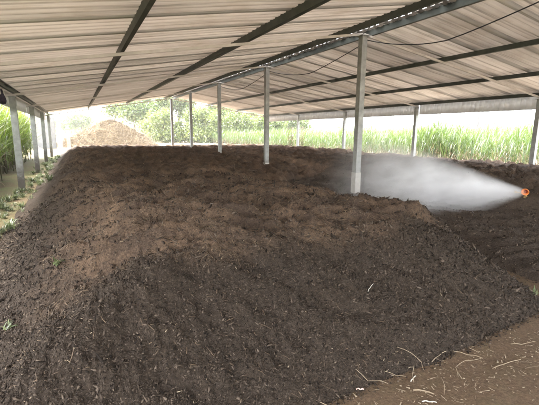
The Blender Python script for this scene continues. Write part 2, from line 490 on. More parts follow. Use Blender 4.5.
# ------------------------------------------------------------------ ground, hills
def make_ground_mesh():
    na, nr = 420, 330
    A = np.linspace(0, 2*PI, na, endpoint=False); Rr = np.concatenate([[0.02], np.geomspace(.35, 900, nr-1)])
    R, T = np.meshgrid(Rr, A, indexing='ij'); x = (R*np.sin(T)).ravel(); y = (R*np.cos(T)).ravel()
    idx = np.arange(nr*na).reshape(nr, na); nx = np.roll(idx, -1, 1)
    F = np.stack([idx[:-1], nx[:-1], nx[1:], idx[1:]], -1).reshape(-1, 4)[:, ::-1]
    return mesh_np('ground', np.stack([x, y, ground_h(x, y)], 1), F, M['ground'], None, True)
tag(make_ground_mesh(), kind='structure')

def hills():
    m = mat_simple('far_hill_scrub', (.03, .04, .035), (.055, .065, .05), .03, .95, 0, 0)
    na, nr = 260, 14
    A = np.radians(np.linspace(-60, 110, na)); Rr = np.linspace(300, 560, nr)
    R, T = np.meshgrid(Rr, A, indexing='ij'); x = (R*np.sin(T)).ravel(); y = (R*np.cos(T)).ravel()
    deg = np.degrees(T).ravel()
    prof = 5+19*np.exp(-((deg-58)/9)**2)+9*np.exp(-((deg-2)/9)**2)+3*fbm(deg*.12, deg*0, 3, 71)
    t = (R.ravel()-300)/260
    z = -1+(prof+3*fbm(x*.02, y*.02, 3, 72))*np.sin(np.clip(t, 0, 1)*PI)**.8
    idx = np.arange(nr*na).reshape(nr, na)
    F = np.stack([idx[:-1, :-1], idx[:-1, 1:], idx[1:, 1:], idx[1:, :-1]], -1).reshape(-1, 4)[:, ::-1]
    return mesh_np('hills', np.stack([x, y, z], 1), F, m, None, True)
tag(hills(), kind='structure')

# ------------------------------------------------------------------ the shed
shed = empty('open_shed', (0, 0, 0))
tag(shed, 'open sided farm shed with corrugated metal gable roof on grey steel posts', 'shed')

PITCH = .2; RIB = .066
def profile(y):                      # trapezoidal corrugation along the shed
    p = (y/PITCH) % 1.0
    return RIB*np.clip(np.minimum(np.minimum((p-.10)/.12, 1), (.62-p)/.12), 0, 1)
def corr_ys(y0, y1):
    ys = []
    k0 = math.floor(y0/PITCH)-1; k1 = math.ceil(y1/PITCH)+1
    for k in range(k0, k1):
        for p in (0., .10, .22, .50, .62): ys.append((k+p)*PITCH)
    return np.array(sorted({round(v, 4) for v in ys if y0-1e-6 <= v <= y1+1e-6}))
def roof_sheet(x0, x1, zf, y0, y1, lift, seed):
    xs = np.linspace(x0, x1, 9); ys = corr_ys(y0, y1)
    X, Y = np.meshgrid(xs, ys, indexing='ij')
    Z = zf(X)+.170+profile(Y)+lift*(1-(Y-y0)/(y1-y0))+.006*perlin(X*.7, Y*.7, 81)
    Y = Y+.003*perlin(X*.3, Y*.3, 82)
    top = np.stack([X.ravel(), Y.ravel(), Z.ravel()], 1)
    n = len(ys); idx = np.arange(X.size).reshape(X.shape); o = X.size
    V = np.concatenate([top, top+[0, 0, .0022]])
    F1 = np.stack([idx[:-1, :-1], idx[:-1, 1:], idx[1:, 1:], idx[1:, :-1]], -1).reshape(-1, 4)
    b = np.concatenate([idx[0, :], idx[1:, -1], idx[-1, -2::-1], idx[-2:0:-1, 0]])
    bn = np.roll(b, -1)
    F3 = np.stack([b, bn, bn+o, b+o], 1)
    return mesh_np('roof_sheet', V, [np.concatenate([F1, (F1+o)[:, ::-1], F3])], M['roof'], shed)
k = 0; y = -3.1
while y < 29.6:
    y1 = min(y+1.0+.13, 29.82)
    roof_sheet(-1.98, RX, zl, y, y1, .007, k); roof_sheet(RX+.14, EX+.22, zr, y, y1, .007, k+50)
    y += 1.0; k += 1

def post(x, y, zt, zb, w):
    o = MB().box((0, 0, (zt-zb)/2), (w, w, zt-zb)).build('post', M['post'], shed, bevel=.008)
    o.location = (x, y, zb); return o
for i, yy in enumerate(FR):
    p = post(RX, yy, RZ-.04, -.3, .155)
    c = MB().box((0, 0, .45), (.175, .175, .9+.14*((i*7) % 3))).build('pale_lit_foot', M['collar'], p, bevel=.006)  # added pale box stands in for splash and light on the post foot
    pl = MB().box((0, 0, RZ-.04+.3-.006), (.26, .26, .012)).build('cap_plate', M['post'], p)
    p = post(LX, yy, LZ-.04, -.3, .165)
    MB().box((0, 0, LZ-.04+.3-.006), (.22, .22, .012)).build('cap_plate', M['post'], p)
    p = post(EX, yy, EZ-.04, -.3, .15)
    MB().box((0, 0, EZ-.04+.3-.006), (.22, .22, .012)).build('cap_plate', M['post'], p)
    MB().bar((LX-.3, yy, zl(LX-.3)), (RX-.02, yy, zl(RX-.02)), .04, .055).build('rafter', M['rafter'], shed)
    MB().bar((RX+.02, yy, zr(RX+.02)), (EX+.1, yy, zr(EX+.1)), .04, .055).build('rafter', M['rafter'], shed)

def purlin(x, zf, y0, y1, w=.06, h=.145):
    z = zf(x)+.04+h/2+.003
    # lipped C section: web and two flanges
    b = MB()
    b.bar((x, y0, z), (x, y1, z), .006, h)
    for s in (-1, 1):
        b.bar((x+w/2, y0, z+s*(h/2-.003)), (x+w/2, y1, z+s*(h/2-.003)), w-.004, .005)
        b.bar((x+w, y0, z+s*(h/2-.012)), (x+w, y1, z+s*(h/2-.012)), .005, .022)
    return b.build('purlin', M['purlin'], shed)
for x in (.85, 3.35, RX-.45): purlin(x, zl, -3.05, 29.78, .085 if 1 < x < 5 else .06)
purlin(LX, zl, -3.05, 29.78)
for x in (RX+.27, 9.42, 11.82, EX-.06): purlin(x, zr, -3.05, 29.78, .075, .145 if x < 8 else .115)
# straps bridging the open joint along the ridge
yy = -3.0; i = 0
rs = random.Random(4)
while yy < 29.7:
    a = rs.gauss(0, .03)
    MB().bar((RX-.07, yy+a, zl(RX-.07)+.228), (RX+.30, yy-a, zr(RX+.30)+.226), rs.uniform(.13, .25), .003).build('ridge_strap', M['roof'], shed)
    yy += .335; i += 1

def fascia(x, z0, z1, y0, y1):
    ys = corr_ys(y0, y1); n = len(ys)
    xo = x+profile(ys)*.8
    V = []
    for z in (z0, z1):
        for dx in (0, .003): V.append(np.stack([xo+dx, ys, np.full(n, z)], 1))
    V = np.concatenate(V); i = np.arange(n-1)
    q = lambda a, b: np.stack([i+a*n, i+1+a*n, i+1+b*n, i+b*n], 1)
    F = np.concatenate([q(0, 2), q(1, 3)[:, ::-1], q(0, 1)[:, ::-1], q(2, 3)])
    return mesh_np('fascia_panel', V, F, M['fascia'], shed)
for i in range(6):
    a, b = FR[i]-(.25 if i == 0 else 0), FR[i+1]+(.38 if i == 5 else -.004)
    fascia(EX+.125, 2.62, zr(EX)+.15, a, b)
    fascia(LX-.24, 2.43, zl(LX-.2)+.15, a, b)

# ------------------------------------------------------------------ cable along the ridge posts
def sag(y0, z0, yl, zlw, y1, z1):
    P = []
    for t in np.linspace(0, 1, 9)[:-1]: P.append((6.62, y0+(yl-y0)*t, z0+(zlw-z0)*(1-(1-t)**1.7)))
    for t in np.linspace(0, 1, 9): P.append((6.62, yl+(y1-yl)*t, zlw+(z1-zlw)*t**1.25))
    return P
MBc = MB()
pts = sag(18.64, 3.95, 15.9, 3.60, 13.29, 3.98)[:-1]+sag(13.27, 3.98, 10.5, 3.56, 7.92, 3.98)[:-1]+sag(7.9, 4.02, 5.55, 3.55, 2.53, 4.06)
tag(MBc.tube(pts, .011, 6).build('electric_cable', M['cable'], None, True), 'thin black cable sagging from post to post under the ridge', 'cable')

def bundle():
    b = MB(); prof = [(.01, -.16), (.06, -.15), (.085, -.08), (.07, 0), (.05, .05), (.02, .10), (.012, .2)]
    b.lathe(prof, 12)
    o = b.build('hanging_bundle', M['bundle'], None, True); o.location = (LX-.05, 11.9, 2.55)
    for v in o.data.vertices: v.co += Vector((random.gauss(0, .008), random.gauss(0, .008), 0))
    return tag(o, 'small dark bundle hung under the left eave beside the nearest post', 'bundle')
bundle()

# ------------------------------------------------------------------ sprinkler and its spray
HX, HY, HZ = 8.40, 4.70, .57
sp = empty('sprinkler', (HX, HY, .0))
tag(sp, 'orange sprinkler head on a short black riser throwing white mist', 'sprinkler')
MB().tube([(.02, 0, -.1), (.02, 0, .2), (.02, 0, .44)], .022, 12).build('riser', M['pipe'], sp, True)
MB().lathe([(.024, .0), (.036, .0), (.036, .05), (.024, .05)], 14, None, (.02, 0, .42), True).build('collar', M['brass'], sp)
ax = Vector((-.86, -.30, -.12)).normalized()
bell = MB().lathe([(.030, -.085), (.045, -.06), (.060, -.01), (.083, .035), (.088, .045), (.080, .050), (.066, .028), (.050, .0), (.034, -.03), (.0001, -.034)], 24, ax, (0, 0, HZ)).build('nozzle_bell', M['orange'], sp, True)
MB().lathe([(.0001, .010), (.022, .008), (.038, -.004), (.040, -.02), (.0001, -.028)], 16, ax, (0, 0, HZ)).build('nozzle_core', M['redcore'], bell, True)
MB().tube([(.02, 0, .47), (.05, .015, .50), tuple(Vector((0, 0, HZ))-ax*.08)], [.024, .026, .03], 12).build('elbow', M['brass'], sp, True)
bell.scale = (.84, .84, .84); bell.location = (0, 0, HZ*.16)
arm = MB().tube([(.03, .03, .50), (-.01, .10, .53), (-.03, .17, .54)], [.010, .009, .007], 8).box((-.03, .185, .54), (.012, .04, .05)).build('drive_arm', M['brass'], sp)

def spray():
    t = NT('water_mist')
    c = t.node('ShaderNodeTexCoord'); sep = t.node('ShaderNodeSeparateXYZ'); t.L(c.outputs['Object'], sep.inputs[0])
    X, Y, Z = sep.outputs
    rad = t.math('SQRT', t.math('ADD', t.math('MULTIPLY', Y, Y), t.math('MULTIPLY', t.math('MULTIPLY', Z, Z), 2.4)))
    ang = t.math('DIVIDE', rad, t.math('ADD', X, .10))
    edge = t.math('SUBTRACT', 1, t.math('SMOOTH_MIN', t.math('DIVIDE', ang, .88), 1, .15))
    edge = t.math('MAXIMUM', edge, 0)
    edge = t.math('POWER', edge, .8)
    fall = t.math('POWER', 2.718, t.math('MULTIPLY', X, -.42))
    tail = t.ramp(t.math('DIVIDE', X, 6.4), [(0, 1), (.3, .75), (.60, 0)])
    nv = t.node('ShaderNodeMapping'); t.L(c.outputs['Object'], nv.inputs['Vector']); nv.inputs['Scale'].default_value = (1.0, 1.7, 1.9)
    n = t.ramp(t.noise(nv.outputs[0], 1.9, 5, .6, .4), [(.33, .15), (.5, .65), (.68, 1.4)])
    near = t.ramp(t.math('DIVIDE', X, 1.6), [(0, 1), (1, 0)])
    n = t.math('ADD', t.math('MULTIPLY', n, t.math('SUBTRACT', 1, t.math('MULTIPLY', near, .6))), t.math('MULTIPLY', near, .5))
    d = t.math('MULTIPLY', t.math('MULTIPLY', edge, fall), t.math('MULTIPLY', n, tail))
    d = t.math('MULTIPLY', d, 5.6)
    v = t.node('ShaderNodeVolumePrincipled'); v.inputs['Color'].default_value = (.97, .98, 1, 1)
    v.inputs['Anisotropy'].default_value = .152
    t.L(d, v.inputs['Density']); t.L(v.outputs[0], t.out.inputs['Volume'])
    b = MB(); prof = []
    for xx in np.linspace(0, 6.4, 12): prof.append(((xx+.10)*1.02, xx))
    b.lathe([(.0001, 0)]+prof+[(.0001, 6.4)], 28, (1, 0, 0))
    o = b.build('water_mist', t.m)
    for vv in o.data.vertices: vv.co.z *= .66
    d = Vector((-2.5, 3.5, -.75))
    o.location = (HX, HY, HZ); o.rotation_euler = d.to_track_quat('X', 'Z').to_euler()
    return tag(o, 'cloud of white water mist blowing from the orange sprinkler over the trough', 'water mist', kind='stuff')
spray()

# ------------------------------------------------------------------ leaf blades
def blades(P, yaw, L, W, lean, droop, seg=4):
    """arching tapered leaf blades. P (N,3); lean = starting angle from vertical"""
    N = len(P); dx, dy = np.cos(yaw), np.sin(yaw); S = np.stack([-dy, dx, 0*dx], 1)
    c = P.copy(); V = []
    for i in range(seg+1):
        t = i/seg
        w = W*(1-t**1.6)*min(1, .45+2.2*t)
        V += [c-S*w[:, None], c+S*w[:, None]]
        th = lean+droop*(t+.5/seg)
        st = L/seg
        c = c+np.stack([dx*np.sin(th)*st, dy*np.sin(th)*st, np.cos(th)*st], 1)
    V = np.stack(V, 1); m = 2*(seg+1)
    fs = np.array([[2*i, 2*i+1, 2*i+3, 2*i+2] for i in range(seg)])
    F = ((np.arange(N)*m)[:, None, None]+fs[None]).reshape(-1, 4)
    return V.reshape(-1, 3), F, m

def cane_mass(X, Y, Ht, nb, dry=.22):
    """plants at X,Y of height Ht -> (leaf V,F,rnd), (dry V,F,rnd), (stalk V,F)"""
    n = len(X)
    i = np.repeat(np.arange(n), nb); N = len(i)
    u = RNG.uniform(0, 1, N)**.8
    hb = Ht[i]*(.04+.66*u)
    P = np.stack([X[i]+RNG.normal(0, .09, N), Y[i]+RNG.normal(0, .09, N), hb], 1)
    L = Ht[i]*RNG.uniform(.30, .55, N); W = RNG.uniform(.012, .026, N)
    V, F, m = blades(P, RNG.uniform(0, 2*PI, N), L, W, RNG.uniform(.08, .5, N), RNG.uniform(.3, 1.9, N))
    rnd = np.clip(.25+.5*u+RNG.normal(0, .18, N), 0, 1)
    ND = int(N*dry); j = RNG.integers(0, n, ND)
    Pd = np.stack([X[j]+RNG.normal(0, .12, ND), Y[j]+RNG.normal(0, .12, ND), Ht[j]*RNG.uniform(.05, .36, ND)], 1)
    Vd, Fd, md = blades(Pd, RNG.uniform(0, 2*PI, ND), Ht[j]*RNG.uniform(.2, .4, ND), RNG.uniform(.010, .02, ND), RNG.uniform(.4, 1.6, ND), RNG.uniform(.3, 1.6, ND))
    ns = 1; s = np.repeat(np.arange(n), ns)
    Ps = np.stack([X[s]+RNG.normal(0, .1, n*ns), Y[s]+RNG.normal(0, .1, n*ns), np.zeros(n*ns)-.05], 1)
    Dd = np.stack([RNG.normal(0, .06, n*ns), RNG.normal(0, .06, n*ns), np.ones(n*ns)], 1)
    Dd /= np.linalg.norm(Dd, axis=1, keepdims=True)
    # prisms need a side vector: tilt handled with a small trick on up
    Vs, Fs, ms = prisms(Ps, Dd, Ht[s]*.6, np.full(n*ns, .016), 2, None, 3, 1.)
    return (V, F, np.repeat(rnd, m)), (Vd, Fd, np.repeat(RNG.uniform(0, 1, ND), md)), (Vs, Fs)

def cane_object(name, X, Y, Ht, nb, lm, dry=.22, kind=None, origin=None):
    a, b, c = cane_mass(X, Y, Ht, nb, dry)
    o = mesh_np(name, a[0], a[1], M[lm], None, False, {'rnd': a[2]})
    d = mesh_np('dry_leaves', b[0], b[1], M['canedry'], o, False, {'rnd': b[2]})
    s = mesh_np('stalks', c[0], c[1], M['canestalk'], o)
    for q in (d, s): q['kind'] = 'stuff'
    return o

def row_field(x0, x1, y0, y1, dx, dy, hmean, hvar, edge, seed):
    X, Y = np.meshgrid(np.arange(x0, x1, dx), np.arange(y0, y1, dy), indexing='ij')
    X = X.ravel()+RNG.normal(0, dx*.2, X.size); Y = Y.ravel()+RNG.normal(0, dy*.35, Y.size)
    X = X+edge*perlin(Y*.18, Y*0, seed)
    gap = fbm(X*.25, Y*.25, 2, seed+2)
    k = gap > -.42; X, Y, gap = X[k], Y[k], gap[k]
    H = hmean+hvar*gap+RNG.normal(0, .14, len(X))
    return X, Y, np.clip(H, .7, 4.5)

X, Y, H = row_field(18.6, 43, -8, 78, 1.0, .36, 2.1, .85, 1.2, 91)
H = H*(1-.10*sstep(30, 60, Y))
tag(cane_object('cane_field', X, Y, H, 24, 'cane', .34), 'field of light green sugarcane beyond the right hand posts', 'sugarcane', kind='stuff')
X, Y, H = row_field(-7.2, -2.35, 5.0, 28.5, .5, .22, 3.3, .5, .2, 97)
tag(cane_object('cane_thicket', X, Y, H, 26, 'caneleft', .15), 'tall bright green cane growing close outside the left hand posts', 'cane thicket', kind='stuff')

def clump(name, x, y, n, r, h, label, nb=16, lm='cane', dry=.4):
    a = RNG.uniform(0, 2*PI, n); q = r*np.sqrt(RNG.uniform(0, 1, n))
    o = cane_object(name, q*np.cos(a), q*np.sin(a), h*RNG.uniform(.82, 1.05, n)*(1-.25*(q/r)**2), nb, lm, dry)
    o.location = (x, y, 0)
    return tag(o, label, 'cane clump')
clump('cane_clump', 20.2, 16.4, 60, 1.9, 3.15, 'tallest darker green cane clump standing up above the field between the two right hand posts', 18)
clump('cane_clump', 19.4, 12.4, 10, .8, 1.9, 'small tufted cane clump at the field edge near the rightmost post', 16)
def dried_cane(x, y, h, label):
    n = 3
    P = np.array([[0, 0, 0], [.07, .03, 0], [-.05, .06, 0]], float); D = np.array([[.03, 0, 1], [.09, .02, 1], [-.07, .03, 1]], float)
    D /= np.linalg.norm(D, axis=1, keepdims=True)
    V, F, m = prisms(P, D, np.array([h, h*.9, h*.8]), np.full(n, .03), 3, None, 3, 1.)
    s = mesh_np('dried_cane', V, F, M['canestalk']); s.location = (x, y, 0)
    N = 90; i = RNG.integers(0, 3, N); t = RNG.uniform(.25, .85, N)
    V, F, m = blades(P[i]+D[i]*(h*t)[:, None], RNG.uniform(0, 2*PI, N), RNG.uniform(.25, .55, N), RNG.uniform(.015, .035, N), RNG.uniform(.3, 1.2, N), RNG.uniform(.6, 1.8, N))
    l = mesh_np('withered_leaves', V, F, M['canedry'], s, False, {'rnd': np.repeat(RNG.uniform(0, .7, N), m)})
    N = 60; P2 = (P[i[:N]]+D[i[:N]]*h*.96); P2 = P2+RNG.normal(0, .05, (N, 3))
    V, F, m = blades(P2, RNG.uniform(0, 2*PI, N), RNG.uniform(.1, .22, N), RNG.uniform(.012, .02, N), RNG.uniform(0, 1.3, N), RNG.uniform(.2, .8, N))
    mesh_np('seed_head', V, F, M['bark'], s)
    return tag(s, label, 'dried cane')
dried_cane(15.75, 27.6, 2.12, 'withered brown cane stalk with dark seed head just left of the third right hand post')
dried_cane(16.4, 27.0, 2.15, 'withered orange-brown cane stalk with dark seed head just right of the third right hand post')

# ------------------------------------------------------------------ trees
def tree(name, x, y, h, r, label, leaf='crown1', n=7000, ls=.17, squash=.8, seed=0):
    rg = np.random.default_rng(100+seed)
    b = MB(); th = h*.42; lean = rg.normal(0, .25, 2)
    top = Vector((lean[0], lean[1], th))
    b.tube([(0, 0, -.2), (lean[0]*.3, lean[1]*.3, th*.45), top, top+Vector((lean[0]*.5, lean[1]*.5, h*.22))], [.035*h*.6, .026*h*.6, .02*h*.6, .008*h], 8)
    lobes = []
    nl = 11
    for i in range(nl):
        a = 2*PI*i/nl*1.62+rg.normal(0, .3); q = r*(.25+.55*rg.uniform()); zz = h*(.48+.40*rg.uniform())
        q *= 1.15-.55*((zz/h-.48)/.4)
        c = Vector((q*math.cos(a), q*math.sin(a), zz)); lobes.append((c, r*rg.uniform(.26, .46)))
        m = top*.75+c*.25+Vector((0, 0, h*.05))
        b.tube([top*rg.uniform(.75, 1.), m, c*.85+top*.15], [.012*h*.6, .008*h*.6, .003*h], 6)
    lobes.append((Vector((0, 0, h*.86)), r*.38))
    if name == 'bushy_tree':
        for i in range(8): lobes.append((Vector((r*.6*math.cos(i*.8), r*.6*math.sin(i*.8), h*(.16+.04*(i % 3)))), r*.42))
    root = b.build(name, M['bark'], None, True)
    P = []; w = np.array([q**2 for _, q in lobes]); w = w/w.sum()
    for (c, q), k in zip(lobes, (w*n).astype(int)):
        d = rg.normal(size=(k, 3)); d /= np.linalg.norm(d, axis=1, keepdims=True)
        rad = q*(rg.uniform(.45, 1.12, k))
        # twig clusters make an uneven edge
        cl = rg.normal(size=(max(4, k//22), 3)); cl /= np.linalg.norm(cl, axis=1, keepdims=True)
        j = rg.integers(0, len(cl), k)
        d = d*.45+cl[j]*.75
        P.append(np.array(c)[None]+d*rad[:, None]*np.array([1, 1, squash]))
    P = np.concatenate(P); N = len(P)
    a = rg.normal(size=(N, 3)); a /= np.linalg.norm(a, axis=1, keepdims=True)
    c = np.cross(a, rg.normal(size=(N, 3))); c /= np.linalg.norm(c, axis=1, keepdims=True)
    s = ls*rg.uniform(.6, 1.4, N)[:, None]
    V = np.stack([P-a*s, P+c*s*.5, P+a*s, P-c*s*.5], 1)
    F = np.arange(N*4).reshape(-1, 4)
    rnd = np.clip(rg.normal(.45, .22, N), 0, 1)
    mesh_np('crown', V.reshape(-1, 3), F, M[leaf], root, False, {'rnd': np.repeat(rnd, 4)})
    root.location = (x, y, 0); root.rotation_euler.z = rg.uniform(0, 6.28)
    return tag(root, label, 'tree')
G = None
tree('broadleaf_tree', 9.6, 72, 8.6, 5.6, 'wide green tree rising directly behind the straw heap', 'crown1', 20000, .21, .8, 1)
tree('broadleaf_tree', 16.2, 69, 9.6, 5.2, 'tall yellow-green tree behind the farthest ridge post under the roof peak', 'crown2', 20000, .21, .85, 2)
tree('broadleaf_tree', 25.5, 70, 7.6, 4.8, 'rounded pale green tree between the two farthest ridge posts and the third one', 'crown2', 18000, .21, .8, 3)
tree('broadleaf_tree', 31.5, 66, 6.0, 4.6, 'low spreading green tree left of the second ridge post', 'crown2', 15000, .21, .7, 4)
tree('broadleaf_tree', 37.5, 70, 5.4, 4.5, 'small dark green tree seen just left of the second ridge post above the dry scrub', 'crown1', 14000, .2, .7, 5)
tree('broadleaf_tree', 1.6, 108, 5.6, 5.0, 'distant hazy tree between the gate pillars and the straw heap', 'crown1', 5000, .26, .7, 6)
tree('broadleaf_tree', -8.0, 118, 6.2, 5.2, 'distant hazy tree behind the grey boundary wall', 'crown1', 5000, .26, .7, 7)

for k, (x, y, h, r, lb) in enumerate(((12.6, 62, 4.6, 3.6, 'bushy light green tree low behind the right shoulder of the straw heap'),
        (18.2, 60, 5.2, 3.8, 'bushy yellow-green tree directly right of the farthest ridge post'),
        (23.6, 60, 4.8, 3.6, 'bushy light green tree directly left of the third ridge post'),
        (28.6, 58, 4.4, 3.6, 'bushy light green tree directly right of the third ridge post'),
        (33.6, 58, 4.0, 3.4, 'low bushy tree at the far corner of the cane field behind the second ridge post'))):
    tree('bushy_tree', x, y, h, r, lb, 'crown2', 12000, .17, 1.0, 20+k)

def shrub(x, y, r, h, label, dry=True, seed=0):
    rg = np.random.default_rng(300+seed); N = 1500
    d = rg.normal(size=(N, 3)); d /= np.linalg.norm(d, axis=1, keepdims=True)
    P = d*rg.uniform(.3, 1.1, N)[:, None]*np.array([r, r, h*.55]); P[:, 2] = abs(P[:, 2]+h*.3)
    V, F, m = blades(P, rg.uniform(0, 6.28, N), rg.uniform(.2, .5, N), rg.uniform(.02, .05, N), rg.uniform(0, 1.2, N), rg.uniform(.2, 1.2, N), 2)
    o = mesh_np('dry_shrub' if dry else 'green_shrub', V, F, M['canedry' if dry else 'crown2'], None, False, {'rnd': np.repeat(rg.uniform(0, 1, N), m)})
    b = MB()
    for i in range(7):
        a = rg.uniform(0, 6.28); b.tube([(0, 0, -.05), (.4*r*math.cos(a), .4*r*math.sin(a), h*.4), (.8*r*math.cos(a), .8*r*math.sin(a), h*.7)], [.03, .02, .008], 5)
    b.build('stems', M['bark'], o); o.location = (x, y, 0)
    return tag(o, label, 'shrub')
shrub(20.5, 52, 1.8, 1.9, 'tan dry shrub on the pale yard right of the farthest ridge post', True, 1)
shrub(24.4, 50, 2.0, 2.2, 'pinkish dry shrub behind the third ridge post', True, 2)
shrub(27.6, 47, 1.9, 2.4, 'pale green shrub at the yard edge just right of the third ridge post', False, 3)
shrub(29.2, 43, 1.7, 1.9, 'dry brown shrub at the near corner of the cane field', True, 4)

# far wood behind the fields: reads as one mass
def wood():
    rg = np.random.default_rng(77); n = 210
    a = np.radians(np.concatenate([rg.uniform(-25, 78, n)])); R = rg.uniform(120, 230, n)
    N = 130; i = np.repeat(np.arange(n), N)
    d = rg.normal(size=(n*N, 3)); d /= np.linalg.norm(d, axis=1, keepdims=True)
    hh = rg.uniform(3.0, 6.0, n); hh = hh*np.where(R > 170, 1.15, .8)
    P = np.stack([R*np.sin(a), R*np.cos(a), hh*.55], 1)[i]+d*rg.uniform(.5, 1.1, (n*N, 1))*np.stack([hh*1.0, hh*1.0, hh*.5], 1)[i]
    P[:, 2] = np.maximum(P[:, 2], .3)
    u = rg.normal(size=(n*N, 3)); u /= np.linalg.norm(u, axis=1, keepdims=True)
    c = np.cross(u, rg.normal(size=(n*N, 3))); c /= np.linalg.norm(c, axis=1, keepdims=True)
    s = .55*rg.uniform(.6, 1.4, (n*N, 1))
    V = np.stack([P-u*s, P+c*s*.6, P+u*s, P-c*s*.6], 1)
    return mesh_np('far_wood', V.reshape(-1, 3), np.arange(n*N*4).reshape(-1, 4), M['crown1'], None, False, {'rnd': np.repeat(rg.uniform(0, 1, n*N), 4)})
tag(wood(), 'low line of far trees beyond the fields', 'wood', kind='stuff')

# ------------------------------------------------------------------ straw heap in the yard
def straw_heap():
    cx, cy = 3.7, 48.0
    n = 90
    gx, gy = np.meshgrid(np.linspace(-6.6, 6.6, n), np.linspace(-4.6, 4.6, 64), indexing='ij')
    def hf(x, y):
        r = np.hypot(x/(6.0-1.2*np.sign(x)*0), y/4.2)
        pk = 3.45*np.clip(1-np.hypot((x+.1)/5.6, y/4.2), 0, 1)**1.0
        pk = smin(pk, 3.25-.15*abs(x), .6)
        pk = np.maximum(pk, 1.5*np.clip(1-np.hypot((x+3.4)/3.0, (y+.6)/3.2), 0, 1)**.9)
        return pk-.12+np.clip(pk, 0, .6)*(.45*fbm(x*.9, y*.9, 4, 111)+.12*perlin(x*4, y*4, 113))
    z = hf(gx, gy)
    idx = np.arange(gx.size).reshape(gx.shape)
    F = np.stack([idx[:-1, :-1], idx[1:, :-1], idx[1:, 1:], idx[:-1, 1:]], -1).reshape(-1, 4)
    t = NT('straw_heap'); v = t.coord('Object')
    col = t.ramp(t.noise(v, 2.5, 6, .75), [(.3, (.070, .048, .026)), (.55, (.115, .083, .047)), (.75, (.155, .118, .070))])
    m = t.pbr(col, .9, 0, t.bump(t.noise(v, 9, 5, .8), 1, .15), .15)
    o = mesh_np('straw_heap', np.stack([gx.ravel(), gy.ravel(), z.ravel()], 1), F, m, None, True)
    N = 16000; x = RNG.uniform(-6.2, 6.2, N); y = RNG.uniform(-4.4, 3, N); h = hf(x, y); k = h > .02
    x, y, h = x[k], y[k], h[k]; N = len(x)
    a = RNG.uniform(0, 2*PI, N); el = RNG.normal(.15, .4, N)
    D = np.stack([np.cos(a)*np.cos(el), np.sin(a)*np.cos(el), np.sin(el)], 1)
    L = RNG.gamma(3, .16, N); W = RNG.uniform(.010, .024, N)
    P = np.stack([x, y, h], 1)-D*(L*.4)[:, None]
    V, Fp, mm = prisms(P, D, L, W, 2, RNG.normal(0, .2, (N, 3))*L[:, None])
    s = mesh_np('loose_stalks', V, Fp, make_straw('heap_straw', (.125, .09, .05), (.195, .15, .09), (.06, .042, .024)), o, False, {'rnd': np.repeat(RNG.uniform(0, 1, N), mm)})
    s['kind'] = 'stuff'
    o.location = (cx, cy, 0)
    return tag(o, 'big tan heap of dry cane straw out in the yard past the far end', 'straw heap')
straw_heap()

# yard litter: pale husk lying on the ground past the heap
def husk():
    N = 14000; x = RNG.uniform(-4, 34, N); y = RNG.uniform(31.5, 62, N)
    a = RNG.uniform(0, 2*PI, N); D = np.stack([np.cos(a), np.sin(a), RNG.normal(.05, .15, N)], 1); D /= np.linalg.norm(D, axis=1, keepdims=True)
    L = RNG.gamma(2, .16, N); W = RNG.uniform(.008, .02, N)
    P = np.stack([x, y, np.full(N, .04)], 1)-D*(L*.5)[:, None]
    V, F, m = prisms(P, D, L, W, 2, RNG.normal(0, .15, (N, 3))*L[:, None])
    return mesh_np('husk_litter', V, F, M['stalk'], None, False, {'rnd': np.repeat(RNG.uniform(0, 1, N), m)})
tag(husk(), 'pale cane husk strewn over the yard at the far end', 'litter', kind='stuff')

# ------------------------------------------------------------------ gate pillars, wall, pole
def pillar(x, y, w, h, label):
    p = MB().box((0, 0, h/2-.1), (w, w, h+.0)).build('gate_pillar', M['pillar'], None, bevel=.02)
    MB().box((0, 0, h-.1+.05), (w+.10, w+.10, .10)).lathe([(w*.50, h), (w*.42, h+.09), (w*.22, h+.15), (.001, h+.17)], 14).build('cap', M['pillar'], p, bevel=.01)
    p.location = (x, y, 0)
    return tag(p, label, 'pillar')
pillar(-1.42, 42, .42, 2.65, 'tall cream gate pillar with rounded cap left of the straw heap')
pillar(-.72, 44.4, .34, 1.95, 'shorter pale pillar just right of the tall cream gate pillar')
def wall():
    o = MB().box((-3.6, 0, 1.45), (7.2, .2, 3.0)).build('boundary_wall', M['wall'])
    MB().box((-3.6, 0, 3.0), (7.26, .3, .10)).build('coping', M['collar'], o)
    for i in range(4): MB().box((-.15-2.3*i, -.16, 1.45), (.26, .12, 2.98)).build('pier', M['wall'], o)
    o.location = (-1.75, 42.6, 0)
    return tag(o, 'pale grey boundary wall running left from the tall gate pillar', 'wall')
wall()
def pole(x, y, h):
    o = MB().tube([(0, 0, -.3), (.02, 0, h*.5), (.03, 0, h)], [.19, .16, .14], 10).build('utility_pole', M['pole'], None, True)
    MB().box((.03, 0, h-.35), (.10, 1.3, .09)).build('crossarm', M['pole'], o)
    for s in (-.55, 0, .55): MB().lathe([(.03, 0), (.05, .03), (.03, .06), (.05, .09), (.03, .12), (.001, .13)], 10, None, (.03, s, h-.3)).build('insulator', M['collar'], o)
    o.location = (x, y, 0); return tag(o, 'lone utility pole beyond the cane field', 'utility pole')
pole(58.5, 41.5, 5.3)

